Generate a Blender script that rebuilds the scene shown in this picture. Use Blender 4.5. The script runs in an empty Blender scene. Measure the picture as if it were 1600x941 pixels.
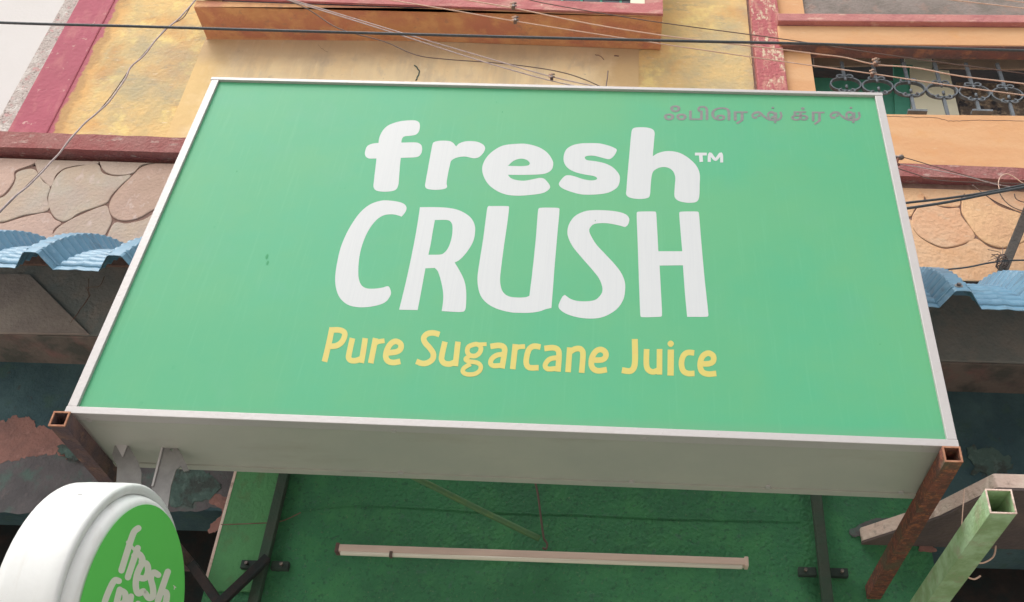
import bpy, bmesh, math, random
from mathutils import Vector, Matrix, noise
from mathutils.geometry import tessellate_polygon
from math import sin, cos, pi, radians
random.seed(7)
S = bpy.context.scene
COL = S.collection

# ------------------------------------------------------------------ camera
CW, CH, F = 1600.0, 941.0, 1576.5
YAW, PITCH, ROLL = -0.05729, 0.64324, 0.05403
PX, PY = 900.5, 458.6                       # principal point of the lens, photo pixels
EYE = Vector((0, 0, 1.6))
fw = Vector((sin(YAW)*cos(PITCH), cos(YAW)*cos(PITCH), sin(PITCH)))
r0 = Vector((cos(YAW), -sin(YAW), 0)); u0 = r0.cross(fw)
rt = cos(ROLL)*r0 + sin(ROLL)*u0
up = -sin(ROLL)*r0 + cos(ROLL)*u0
cam = bpy.data.cameras.new('camera'); co = bpy.data.objects.new('camera', cam); COL.objects.link(co)
M = Matrix((rt, up, -fw)).transposed().to_4x4(); M.translation = EYE
co.matrix_world = M
cam.sensor_width = 36.0; cam.lens = F/CW*36.0
cam.shift_x = -(PX-CW/2)/CW; cam.shift_y = (PY-CH/2)/CW
cam.clip_start = 0.02; cam.clip_end = 3000
S.camera = co

# ------------------------------------------------------------------ light
S.view_settings.view_transform = 'Standard'; S.view_settings.look = 'None'
S.view_settings.gamma = 1.0; S.view_settings.exposure = 0.5
SUN_EL, SUN_AZ = radians(58), radians(224)     # azimuth clockwise from +Y: behind the camera, a little to the left
w = bpy.data.worlds.new('World'); S.world = w; w.use_nodes = True
nt = w.node_tree; nt.nodes.clear()
sky = nt.nodes.new('ShaderNodeTexSky'); sky.sky_type = 'NISHITA'; sky.sun_disc = False
sky.sun_elevation = SUN_EL; sky.sun_rotation = SUN_AZ; sky.air_density = 1.5; sky.dust_density = 5.0; sky.ozone_density = 1.0
hs = nt.nodes.new('ShaderNodeHueSaturation'); hs.inputs['Saturation'].default_value = 0.2   # white overcast
bg = nt.nodes.new('ShaderNodeBackground'); bg.inputs['Strength'].default_value = 0.15
wo = nt.nodes.new('ShaderNodeOutputWorld')
nt.links.new(sky.outputs[0], hs.inputs['Color']); nt.links.new(hs.outputs[0], bg.inputs[0]); nt.links.new(bg.outputs[0], wo.inputs[0])
sl = bpy.data.lights.new('sun', 'SUN'); sl.energy = 0.9; sl.angle = radians(30); sl.color = (1.0, 0.96, 0.9)
so = bpy.data.objects.new('sun', sl); COL.objects.link(so)
sd = Vector((sin(SUN_AZ)*cos(SUN_EL), cos(SUN_AZ)*cos(SUN_EL), sin(SUN_EL)))
so.rotation_euler = sd.to_track_quat('Z', 'Y').to_euler()

# ------------------------------------------------------------------ geometry helpers
def ray(px, py):
    return (rt*((px-PX)/F) + up*(-(py-PY)/F) + fw)
def at(px, py, Y=None, Z=None, X=None):
    """the point of the wall plane Y (or the level Z, or the side plane X) seen at a photo pixel"""
    d = ray(px, py)
    if Y is not None: t = Y/d.y
    elif Z is not None: t = (Z-EYE.z)/d.z
    else: t = X/d.x
    return EYE + d*t
def on(px, py, P, n):
    d = ray(px, py); return EYE + d*((P-EYE).dot(n)/d.dot(n))
def tag(o, label=None, cat=None, group=None, kind=None):
    if label: o['label'] = label
    if cat: o['category'] = cat
    if group: o['group'] = group
    if kind: o['kind'] = kind
    return o
def empty(name, loc, label=None, cat=None, group=None, kind=None):
    o = bpy.data.objects.new(name, None); COL.objects.link(o); o.location = loc
    o.empty_display_size = 0.1
    return tag(o, label, cat, group, kind)
def root_loc(p):
    v = Vector((0, 0, 0))
    while p: v += Vector(p.location); p = p.parent
    return v
def build(name, verts, faces, mat, parent=None, smooth=False, loc=None):
    """one mesh object; verts are in world metres"""
    if loc is None:
        vs = [Vector(v) for v in verts]
        loc = Vector((sum(v.x for v in vs)/len(vs), sum(v.y for v in vs)/len(vs), min(v.z for v in vs)))
    me = bpy.data.meshes.new(name)
    me.from_pydata([tuple(Vector(v)-loc) for v in verts], [], faces); me.update()
    bm = bmesh.new(); bm.from_mesh(me); bmesh.ops.recalc_face_normals(bm, faces=bm.faces); bm.to_mesh(me); bm.free()
    if smooth:
        for p in me.polygons: p.use_smooth = True
    me.materials.append(mat)
    o = bpy.data.objects.new(name, me); COL.objects.link(o)
    if parent: o.parent = parent; o.location = loc - root_loc(parent)
    else: o.location = loc
    return o
class MB:
    def __init__(s): s.v = []; s.f = []
    def add(s, v, f):
        n = len(s.v); s.v += [Vector(a) for a in v]; s.f += [tuple(i+n for i in q) for q in f]; return s
    def box(s, x0, x1, y0, y1, z0, z1):
        return s.hexa([(x0,y0,z0),(x1,y0,z0),(x1,y1,z0),(x0,y1,z0),(x0,y0,z1),(x1,y0,z1),(x1,y1,z1),(x0,y1,z1)])
    def hexa(s, v): return s.add(v, [(0,3,2,1),(4,5,6,7),(0,1,5,4),(1,2,6,5),(2,3,7,6),(3,0,4,7)])
    def frame_box(s, o, X, U, N, x0, x1, u0, u1, n0, n1):
        g = lambda a, b, c: o + X*a + U*b + N*c
        return s.hexa([g(x0,u0,n0),g(x1,u0,n0),g(x1,u0,n1),g(x0,u0,n1),g(x0,u1,n0),g(x1,u1,n0),g(x1,u1,n1),g(x0,u1,n1)])
    def bar(s, a, b, w, h, upv=Vector((0,0,1))):
        a = Vector(a); b = Vector(b); d = (b-a).normalized(); sx = d.cross(upv).normalized(); sz = sx.cross(d)
        c = lambda p, i, j: p + sx*(w/2*i) + sz*(h/2*j)
        return s.hexa([c(a,-1,-1),c(a,1,-1),c(b,1,-1),c(b,-1,-1),c(a,-1,1),c(a,1,1),c(b,1,1),c(b,-1,1)])
    def tube(s, pts, r, n=8, closed=False):
        pts = [Vector(p) for p in pts]; m = len(pts); ref = None; base = len(s.v)
        for i, p in enumerate(pts):
            if closed: d = pts[(i+1) % m] - pts[i-1]
            else: d = pts[min(i+1, m-1)] - pts[max(i-1, 0)]
            d.normalize()
            if ref is None: ref = d.orthogonal().normalized()
            ref = (ref - d*ref.dot(d)).normalized(); b = d.cross(ref)
            rr = r[i] if isinstance(r, (list, tuple)) else r
            for k in range(n):
                a = 2*pi*k/n; s.v.append(p + (ref*cos(a)+b*sin(a))*rr)
        for i in range(m if closed else m-1):
            j = (i+1) % m
            for k in range(n):
                k2 = (k+1) % n
                s.f.append((base+i*n+k, base+i*n+k2, base+j*n+k2, base+j*n+k))
        if not closed:
            s.f.append(tuple(base+k for k in range(n))); s.f.append(tuple(base+(m-1)*n+k for k in range(n)))
        return s
    def obj(s, name, mat, parent=None, smooth=False, bevel=0, loc=None):
        o = build(name, s.v, s.f, mat, parent, smooth, loc)
        if bevel:
            m = o.modifiers.new('bevel', 'BEVEL'); m.width = bevel; m.segments = 2; m.limit_method = 'ANGLE'
        return o
def catmull(pts, n=6, closed=False):
    """smooth curve through 2-d or 3-d points; a point whose last entry is 'c' is a sharp corner"""
    C = [isinstance(p, (tuple, list)) and p[-1] == 'c' for p in pts]
    P = [Vector([q for q in p if q != 'c']) for p in pts]
    m = len(P); out = []
    for i in range(m if closed else m-1):
        j = (i+1) % m
        a, b = P[i], P[j]
        pa = P[i-1] if (i > 0 or closed) else a; pb = P[(j+1) % m] if (j < m-1 or closed) else b
        ta = (b-pa)*0.5 if not C[i] else (b-a)*1.0
        tb = (pb-a)*0.5 if not C[j] else (b-a)*1.0
        L = (b-a).length
        if ta.length > 1.3*L: ta = ta.normalized()*1.3*L
        if tb.length > 1.3*L: tb = tb.normalized()*1.3*L
        for k in range(n):
            t = k/n; t2 = t*t; t3 = t2*t
            out.append(a*(2*t3-3*t2+1) + ta*(t3-2*t2+t) + b*(-2*t3+3*t2) + tb*(t3-t2))
    if not closed: out.append(P[-1])
    return out
def resample(pts, step):
    out = [pts[0]]; acc = 0
    for a, b in zip(pts, pts[1:]):
        L = (b-a).length
        if L == 0: continue
        t = step-acc
        while t <= L: out.append(a+(b-a)*(t/L)); t += step
        acc = (acc+L) % step if L+acc >= step else acc+L
    if (out[-1]-pts[-1]).length > step*0.3: out.append(pts[-1])
    return out
def ribbon(pts, w, cap='flat', n=6, closed=False):
    """outline(s) of a pen stroke in 2-d"""
    c = catmull(pts, n, closed)
    m = len(c); L = []; R = []
    for i, p in enumerate(c):
        if closed: d = c[(i+1) % m]-c[i-1]
        else: d = c[min(i+1, m-1)]-c[max(i-1, 0)]
        d = d.normalized(); q = Vector((-d.y, d.x))*(w/2)
        L.append(p+q); R.append(p-q)
    if closed: return [L, R]
    if cap == 'round':
        def arc(p, d):
            a0 = math.atan2(d.y, d.x); return [p+Vector((cos(a0+t), sin(a0+t)))*(w/2) for t in (pi/2-pi*k/6 for k in range(1, 6))]
        de = (c[-1]-c[-2]).normalized(); ds = (c[0]-c[1]).normalized()
        return [L + arc(c[-1], de) + R[::-1] + arc(c[0], ds)]
    return [L + R[::-1]]
def plate(mb, loops, th, nrm):
    """flat plate from world-space loops (outer, then holes) standing th proud of its plane along nrm"""
    flat = [p for l in loops for p in l]
    tris = tessellate_polygon([[Vector(p) for p in l] for l in loops])
    n = len(flat)
    v = [p + nrm*th for p in flat] + list(flat)
    f = [tuple(t) for t in tris]
    b = 0
    for l in loops:
        m = len(l)
        for i in range(m): f.append((b+i, b+(i+1) % m, n+b+(i+1) % m, n+b+i))
        b += m
    mb.add(v, f)

# ------------------------------------------------------------------ materials
XN0 = at(318,70,3.42).x; XN1 = at(998,110,3.42).x
XP1 = at(122,100,3.39).x                      # right-hand edge of the left pilaster
def lin(c):
    if isinstance(c, str): c = [int(c[i:i+2], 16)/255 for i in (0, 2, 4)]; c = [x/12.92 if x <= .04045 else ((x+.055)/1.055)**2.4 for x in c]
    return (c[0], c[1], c[2], 1)
def mat(name, base, layers=(), rough=0.8, metal=0.0, bump=0.0, bscale=60, spec=0.5, bdetail=5, coat=0.0, bands=()):
    """layers: (colour, noise scale, threshold, softness, amount, stretch xyz)"""
    m = bpy.data.materials.new(name); m.use_nodes = True; t = m.node_tree; N = t.nodes; L = t.links
    b = N['Principled BSDF']; b.inputs['Roughness'].default_value = rough; b.inputs['Metallic'].default_value = metal
    b.inputs['Specular IOR Level'].default_value = spec; b.inputs['Coat Weight'].default_value = coat
    b.inputs['Coat Roughness'].default_value = 0.15
    tc = N.new('ShaderNodeNewGeometry')
    cur = None
    for i, ly in enumerate(layers):
        colr, sc, th, soft, amt = ly[:5]; st = ly[5] if len(ly) > 5 else (1, 1, 1)
        mp = N.new('ShaderNodeMapping'); mp.inputs['Scale'].default_value = st; mp.inputs['Location'].default_value = (i*3.7+len(name), i*1.3, i*7.1)
        L.new(tc.outputs['Position'], mp.inputs['Vector'])
        nz = N.new('ShaderNodeTexNoise'); nz.inputs['Scale'].default_value = sc; nz.inputs['Detail'].default_value = 8; nz.inputs['Roughness'].default_value = 0.62
        L.new(mp.outputs[0], nz.inputs['Vector'])
        mr = N.new('ShaderNodeMapRange'); mr.inputs['From Min'].default_value = th-soft; mr.inputs['From Max'].default_value = th+soft
        mr.inputs['To Max'].default_value = amt; L.new(nz.outputs['Fac'], mr.inputs['Value'])
        mx = N.new('ShaderNodeMix'); mx.data_type = 'RGBA'
        L.new(mr.outputs[0], mx.inputs['Factor'])
        if cur is None: mx.inputs['A'].default_value = lin(base)
        else: L.new(cur, mx.inputs['A'])
        mx.inputs['B'].default_value = lin(colr); cur = mx.outputs['Result']
    for (colr, axis, p0, wid, amp, sc, amt) in bands:      # old paint, dirt and painted shade that stop along a ragged line
        sp = N.new('ShaderNodeSeparateXYZ'); L.new(tc.outputs['Position'], sp.inputs[0])
        nz = N.new('ShaderNodeTexNoise'); nz.inputs['Scale'].default_value = sc; nz.inputs['Detail'].default_value = 9; nz.inputs['Roughness'].default_value = 0.65
        L.new(tc.outputs['Position'], nz.inputs['Vector'])
        ma = N.new('ShaderNodeMath'); ma.operation = 'MULTIPLY_ADD'; ma.inputs[1].default_value = amp
        L.new(nz.outputs['Fac'], ma.inputs[0]); L.new(sp.outputs[axis], ma.inputs[2])
        mr = N.new('ShaderNodeMapRange'); mr.inputs['From Min'].default_value = p0+amp*.5+wid; mr.inputs['From Max'].default_value = p0+amp*.5
        mr.inputs['To Max'].default_value = amt; L.new(ma.outputs[0], mr.inputs['Value'])
        mx = N.new('ShaderNodeMix'); mx.data_type = 'RGBA'; L.new(mr.outputs[0], mx.inputs['Factor'])
        if cur is None: mx.inputs['A'].default_value = lin(base)
        else: L.new(cur, mx.inputs['A'])
        mx.inputs['B'].default_value = lin(colr); cur = mx.outputs['Result']
    if cur is None: b.inputs['Base Color'].default_value = lin(base)
    else: L.new(cur, b.inputs['Base Color'])
    if bump:
        nz = N.new('ShaderNodeTexNoise'); nz.inputs['Scale'].default_value = bscale; nz.inputs['Detail'].default_value = bdetail
        L.new(tc.outputs['Position'], nz.inputs['Vector'])
        bp = N.new('ShaderNodeBump'); bp.inputs['Strength'].default_value = bump; bp.inputs['Distance'].default_value = 0.01
        L.new(nz.outputs['Fac'], bp.inputs['Height']); L.new(bp.outputs[0], b.inputs['Normal'])
    return m
yellow = mat('yellow_limewash', (.72,.50,.22), [((.50,.41,.22),5,.52,.10,.75),((.62,.30,.10),3.2,.60,.08,.7),((.30,.28,.22),14,.62,.06,.45,(.6,1,1.6)),((.80,.62,.25),8,.60,.05,.8),((.30,.25,.24),4.5,.66,.05,.5),((.82,.66,.44),40,.66,.03,.7,(.5,1,2)),((.36,.34,.27),2.2,.56,.07,.45)], .9, bump=.5, bscale=45,
    bands=[((.70,.40,.15),0,XP1+.06,.07,.20,5,.85),((.38,.24,.12),0,XP1+.05,.03,.16,11,.6),((.44,.125,.16),0,XP1+.015,.012,.10,14,1)])
cream = mat('cream_plaster', (.92,.73,.45), [((.90,.64,.34),5,.55,.12,.6),((.62,.50,.34),3,.56,.08,.6,(2.5,1,.3)),((.50,.42,.34),9,.62,.07,.5,(1,1,.6)),((.95,.84,.62),22,.64,.05,.5,(2,1,.3)),((.72,.55,.36),7,.60,.1,.5,(1,1,.35)),((.35,.27,.2),16,.70,.04,.5)], .9, bump=.3, bscale=30,
    bands=[((.72,.50,.22),0,XN0+.05,.16,.35,5,.9),((.64,.44,.22),0,XN1-.12,-.16,.35,5,.9),((.45,.33,.22),2,5.70,-.12,.20,4,.6)])  # last band: brown stain and the bay's shade put into the colour
orange = mat('orange_wall', (.64,.35,.175), [((.68,.41,.22),5,.52,.1,.8,(.4,1,2)),((.66,.34,.14),9,.62,.06,.5),((.74,.54,.35),30,.68,.03,.6,(.5,1,3))], .9, bump=.25, bscale=40)
pink = mat('dusty_pink_paint', (.44,.115,.16), [((.38,.10,.135),6,.5,.12,.7),((.62,.40,.36),26,.66,.03,.75),((.55,.22,.22),12,.58,.08,.5,(1,1,.4))], .9, bump=.4, bscale=50)
pinkpeel = mat('peeling_pink_paint', (.45,.13,.14), [((.62,.34,.26),13,.55,.07,.7,(1.8,1,.6)),((.68,.56,.40),24,.60,.03,.9,(1.8,1,.7)),((.34,.20,.17),30,.66,.04,.6)], .95, bump=.9, bscale=60)
redband = mat('faded_red_band', (.30,.095,.09), [((.34,.16,.145),9,.5,.1,.8),((.48,.34,.3),32,.63,.04,.7,(.5,1,1)),((.22,.10,.09),14,.66,.06,.6)], .95, bump=.8, bscale=70)
crumb = mat('crumbling_edge', (.52,.45,.42), [((.25,.20,.18),70,.58,.05,.85),((.6,.3,.3),34,.60,.05,.7),((.7,.66,.62),20,.58,.06,.8)], .95, bump=1.0, bscale=90)
whitewall = mat('white_wash', (.66,.63,.62), [((.63,.60,.58),4,.55,.15,.6)], .9, bump=.1)
ochre = mat('bay_underside', (.62,.32,.16), [((.52,.20,.15),4,.53,.1,.75,(.6,1,1)),((.72,.42,.20),9,.55,.08,.7),((.35,.22,.17),18,.62,.05,.5)], .95, bump=.6, bscale=50)
greyover = mat('weathered_grey', (.26,.22,.20), [((.17,.15,.13),7,.52,.1,.8),((.34,.22,.18),16,.6,.06,.5)], .95, bump=.5)
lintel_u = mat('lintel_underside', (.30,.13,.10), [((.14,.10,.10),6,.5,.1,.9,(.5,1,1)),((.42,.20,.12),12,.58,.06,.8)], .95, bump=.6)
stoneL = [mat('carved_plaster_%s' % n, c, [(d,7,.52,.12,.8),((.62,.50,.46),22,.62,.05,.6,(1,1,.6)),((.25,.19,.16),34,.68,.04,.5),((.44,.31,.27),4,.58,.1,.5)], .95, bump=.45, bscale=80)
          for n, c, d in [('dun',(.47,.36,.29),(.53,.42,.35)), ('rose',(.50,.35,.29),(.57,.40,.33)), ('buff',(.50,.39,.30),(.46,.41,.35)), ('tan',(.46,.32,.25),(.55,.38,.31))]]
stoneR = [mat('orange_plaster_%s' % n, c, [(d,6,.52,.12,.9),((.70,.52,.36),26,.64,.05,.6,(.5,1,1.4)),((.66,.24,.10),5,.64,.05,.6),((.30,.18,.12),34,.70,.04,.5)], .95, bump=.6, bscale=55)
          for n, c, d in [('apricot',(.72,.43,.25),(.78,.50,.28)), ('clay',(.70,.39,.23),(.73,.49,.32)), ('sand',(.73,.47,.29),(.70,.40,.22))]]
joint = mat('stone_joint', (.20,.115,.09), [((.27,.17,.14),30,.5,.1,.8)], .95, bump=.5)
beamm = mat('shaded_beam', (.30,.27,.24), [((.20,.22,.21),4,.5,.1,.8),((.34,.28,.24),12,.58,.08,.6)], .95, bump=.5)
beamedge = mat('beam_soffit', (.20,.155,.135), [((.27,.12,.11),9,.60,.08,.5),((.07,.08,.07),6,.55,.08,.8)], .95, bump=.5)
teal = mat('old_teal_wall', (.06,.115,.125), [((.035,.075,.09),5,.5,.1,.9),((.05,.10,.08),12,.60,.06,.6),((.06,.05,.045),26,.66,.04,.5)], .9, bump=.6)
greywall = mat('bare_cement', (.14,.125,.13), [((.09,.085,.09),5,.5,.1,.8),((.10,.16,.14),10,.58,.06,.8),((.22,.17,.16),24,.66,.05,.5)], .95, bump=.7)
patch = mat('pink_plaster_patch', (.31,.155,.13), [((.22,.12,.105),9,.5,.1,.9),((.42,.22,.19),22,.62,.05,.6)], .95, bump=.8)
verdigris = mat('peeling_green', (.08,.13,.115), [((.06,.07,.065),12,.52,.05,.9),((.12,.18,.16),26,.60,.05,.8)], .95, bump=.8)
dark = mat('dark_interior', (.022,.018,.018), [((.045,.028,.025),6,.54,.08,.8),((.01,.02,.022),9,.55,.08,.8)], .95, bump=.3)
greenwall = mat('green_painted_wall', (.045,.215,.09), [((.04,.165,.08),3.5,.5,.12,.85),((.065,.27,.10),9,.56,.10,.7),((.07,.17,.12),30,.64,.04,.6),((.03,.10,.06),70,.60,.05,.6),((.16,.24,.13),110,.66,.03,.6)], .85, bump=.9, bscale=70)
greenlite = mat('light_green_margin', (.10,.31,.12), [((.08,.23,.10),5,.5,.12,.85),((.11,.22,.09),14,.6,.06,.7),((.12,.10,.07),50,.70,.03,.6)], .85, bump=.6, bscale=70)
alu = mat('aluminium_trim', (.49,.465,.46), [((.48,.45,.44),30,.55,.1,.6),((.34,.28,.23),60,.70,.04,.7)], .5, .2, bump=.1, bscale=100)
casing = mat('sheet_metal_casing', (.46,.46,.405), [((.40,.41,.37),3,.5,.15,.8),((.34,.30,.25),9,.62,.08,.4,(.3,1,1))], .6, .15, bump=.12, bscale=14)
facem = mat('green_sign_vinyl', (.078,.37,.19), [((.115,.385,.185),.9,.50,.12,.8),((.065,.38,.215),2.2,.56,.10,.45),((.11,.36,.23),5,.62,.08,.2),((.15,.47,.26),16,.62,.06,.13,(6,1,.25)),((.04,.30,.14),9,.72,.03,.35)], .55, bump=.05, bscale=2.2, spec=.28,
    bands=[((.13,.33,.19),2,2.965,.03,.03,9,.5)])
letterm = mat('white_vinyl_lettering', (.54,.56,.57), [((.50,.52,.54),40,.55,.08,.5,(8,1,.1)),((.45,.42,.42),70,.74,.02,.4)], .5, spec=.4)
yellowm = mat('yellow_vinyl_lettering', (.56,.48,.12), [((.57,.43,.12),30,.55,.08,.5)], .5, spec=.4)
tamilm = mat('faded_purple_lettering', (.15,.175,.165), [((.24,.19,.20),60,.52,.08,.7)], .5)
rust = mat('rusty_steel', (.24,.085,.06), [((.12,.06,.05),38,.50,.06,.8),((.42,.15,.07),60,.58,.05,.8),((.13,.11,.07),9,.56,.06,.8),((.50,.27,.15),90,.66,.04,.7)], .9, .1, bump=.9, bscale=90)
rustpale = mat('faded_rusty_steel', (.17,.10,.09), [((.10,.07,.08),16,.48,.08,.9),((.26,.14,.10),24,.60,.06,.7)], .9, .1, bump=.9, bscale=90)
rustlip = mat('rusty_cut_edge', (.46,.23,.14), [((.3,.12,.07),60,.5,.1,.8)], .85, .1)
greensteel = mat('green_painted_tube', (.40,.56,.33), [((.26,.38,.18),11,.50,.08,.9,(1,1,1)),((.35,.34,.22),16,.60,.06,.7),((.2,.14,.09),50,.68,.03,.7)], .7, .0, bump=.4)
roofm = mat('blue_roof_sheet', (.125,.27,.385), [((.10,.22,.33),12,.55,.1,.6),((.26,.38,.48),30,.62,.06,.5),((.2,.22,.22),20,.68,.04,.6),((.07,.10,.13),6,.60,.06,.5,(1,3,3))], .42, bump=.1)
cablem = mat('black_cable', (.045,.055,.06), [((.09,.09,.1),60,.55,.1,.6)], .6)
copper = mat('pale_copper_wire', (.62,.40,.29), [((.7,.5,.4),50,.5,.1,.6)], .5)
pinkwire = mat('pinkish_wire', (.42,.32,.31), [((.55,.46,.44),50,.5,.1,.7)], .6)
darkwire = mat('brown_wire', (.13,.085,.07), rough=.6)
clampm = mat('clamp_metal', (.16,.13,.12), [((.5,.4,.3),90,.6,.05,.8)], .5, .5)
batten_m = mat('batten_plastic', (.74,.56,.48), [((.62,.46,.40),20,.55,.1,.7,(.2,1,1))], .6)
tube_m = mat('lamp_tube', (.80,.74,.62), rough=.3)
grillem = mat('grey_blue_iron', (.14,.16,.18), [((.22,.24,.27),30,.55,.1,.7),((.2,.1,.07),50,.66,.04,.7)], .65, .3)
boardw = mat('pale_board', (.84,.82,.64), [((.74,.72,.58),8,.55,.1,.6)], .7)
boardg = mat('green_board', (.07,.30,.22), [((.09,.38,.28),6,.5,.1,.8)], .7)
dimwall = mat('dim_room_wall', (.62,.48,.38), [((.45,.36,.3),6,.5,.1,.8)], .9)
clutterm = mat('brown_clutter', (.14,.11,.09), [((.34,.27,.20),24,.52,.04,.9),((.02,.025,.04),16,.56,.05,.9)], .9, bump=1)
plasticw = mat('white_acrylic', (.74,.75,.74), [((.66,.66,.64),7,.58,.1,.5),((.42,.36,.30),30,.72,.02,.7),((.55,.52,.47),12,.62,.08,.35,(3,3,.3))], .4, bump=.05, spec=.5)
discgreen = mat('bright_green_vinyl', (.15,.68,.13), [((.14,.66,.12),5,.5,.1,.7)], .4)
discletter = mat('greyish_white_vinyl', (.82,.80,.70), rough=.5)
slabm = mat('pale_slab_edge', (.74,.56,.48), [((.80,.68,.58),12,.55,.1,.7),((.3,.2,.16),26,.62,.06,.7)], .95, bump=.8)
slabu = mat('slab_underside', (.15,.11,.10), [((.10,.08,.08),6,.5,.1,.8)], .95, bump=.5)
brkt = mat('galvanised_bracket', (.30,.29,.28), [((.22,.21,.21),20,.5,.1,.7)], .55, .5)
pipem = mat('green_conduit', (.09,.20,.09), [((.14,.24,.08),20,.55,.1,.8)], .7)
ground_m = mat('street_concrete', (.42,.39,.35), [((.33,.31,.28),1.3,.5,.15,.8)], .95, bump=.3, bscale=20)

# ------------------------------------------------------------------ setting: ground
tag(MB().add([(-400,-400,0),(400,-400,0),(400,400,0),(-400,400,0)], [(0,1,2,3)]).obj('ground', ground_m, loc=Vector((0,0,0))), 'plain dusty concrete street in front of the shop', kind='structure')

# ------------------------------------------------------------------ building
YU = 3.42; YP = 3.20; YL = 3.40
bld = empty('building', (0, YU, 0), 'weathered yellow and orange two storey building with dusty pink trim behind the green sign', 'building')
zband = at(140,212,YP-.03).z; zband2 = at(140,236,YP-.03).z
zb_hi = at(1400,258,YP-.03).z; zb_lo = at(1400,280,YP-.03).z
ZT = (zband+zb_hi)/2; ZB = (zband2+zb_lo)/2
tilt = lambda x: (zband + (zb_hi-zband)*((x-(-2.5))/(3.7)))          # the band really dips a little to the right
XL = at(62,100,YU).x - .36; XR = 4.2
xa = at(152,0,YU).x
def xat(px, py, Y): return at(px, py, Y).x
ZTOP = 7.6
Y2 = YU
x_pl0 = xat(62,100,Y2-.03); x_pl1 = xat(122,100,Y2-.03)
x_pn0 = xat(318,70,Y2); x_pn1 = xat(998,110,Y2)
x_pr0 = xat(1175,80,Y2-.03); x_pr1 = xat(1224,80,Y2-.03)
x_w0 = xat(1268,100,Y2)
zsill = at(1500,181,Y2).z
zl0 = at(1400,70,Y2-.05).z; zl1 = at(1400,41,Y2-.05).z; zl2 = at(1400,22,Y2-.08).z
WB = 4.6
MB().box(x_pl1, x_pn0, Y2, Y2+.25, WB, ZTOP).obj('yellow_wall', yellow, bld)
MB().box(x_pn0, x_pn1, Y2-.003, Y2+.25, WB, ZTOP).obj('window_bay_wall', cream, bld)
MB().box(x_pn1, x_pr0, Y2, Y2+.25, WB, ZTOP).obj('yellow_wall', yellow, bld)
MB().box(x_pl0, x_pl1, Y2-.006, Y2+.25, WB, ZTOP).obj('pilaster', pink, bld, bevel=.006)
MB().box(x_pr0+.012, x_pr1, Y2-.035, Y2+.25, WB, ZTOP).obj('pilaster', pinkpeel, bld, bevel=.006)
MB().box(x_pr0, x_pr0+.012, Y2+.004, Y2+.24, WB, ZTOP).obj('groove', joint, bld)
MB().box(x_pr1, x_w0, Y2-.006, Y2+.25, WB, ZTOP).obj('orange_wall', orange, bld)
MB().box(x_w0, XR, Y2-.004, Y2+.25, WB, zsill).obj('orange_wall', orange, bld)
MB().box(x_w0, XR, Y2+.01, Y2+.03, zl0+.004, ZTOP).obj('wall_above_window', greyover, bld)
MB().box(x_pl0-.085, x_pl0, Y2+.004, Y2+.25, 3.0, ZTOP).obj('crumbling_edge', crumb, bld)
# band (nosing)
def wavy_band(name, x0, x1, m, seed):
    n = int((x1-x0)/.05); v = []; f = []
    for i in range(n+1):
        x = x0+(x1-x0)*i/n; k = tilt(x)-ZT; jag = .007*noise.noise(Vector((x*9, seed, 0)))+.005*noise.noise(Vector((x*31, seed, 4)))
        t = ZT+k+jag; b = ZB+k*.8
        v += [(x, YP-.045, b+.004*noise.noise(Vector((x*7,9,seed)))), (x, YP-.04, t), (x, Y2+.05, t+.01), (x, Y2+.05, b)]
    for i in range(n):
        a = i*4; c = a+4
        f += [(a, a+1, c+1, c), (a+1, a+2, c+2, c+1), (a+3, a, c, c+3)]
    f += [(0,1,2,3), (n*4,n*4+3,n*4+2,n*4+1)]
    return build(name, v, f, m, bld)
x_bl = -3.6
wavy_band('ledge_band', x_bl, XR, redband, 1)
# parapet with carved stones
zpb = min(at(150,384,YP).z, at(1520,440,YP).z)
par = MB().box(x_bl, XR, YP, YP+.16, zpb, ZB-.02).obj('parapet', joint, bld)
def stones(polys, ox, oy, sc, mats):
    for k, pl in enumerate(polys):
        c = catmull([(ox+p[0]/sc, oy+p[1]/sc) for p in pl], 4, True)
        cen = sum(c, Vector((0,0)))/len(c)
        d = .35
        c2 = [p + (cen-p).normalized()*d for p in c]
        W = [at(p.x, p.y, YP) for p in c2]; W = [Vector((p.x, YP, min(max(p.z, zpb), ZB-.03+(tilt(p.x)-ZT)*.8))) for p in W]
        cw = sum(W, Vector())/len(W)
        m = len(W); th = .004+.003*random.random()
        inn = [p+(cw-p).normalized()*.004 for p in W]
        v = [p+Vector((0,.004,0)) for p in W] + [p-Vector((0,th*.7,0)) for p in W] + [p-Vector((0,th,0)) for p in inn]
        f = []
        for i in range(m):
            j = (i+1) % m
            f += [(i, j, m+j, m+i), (m+i, m+j, 2*m+j, 2*m+i)]
        for t in tessellate_polygon([inn]): f.append(tuple(2*m+a for a in t))
        build('stone', v, f, mats[k % len(mats)], par)
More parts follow.
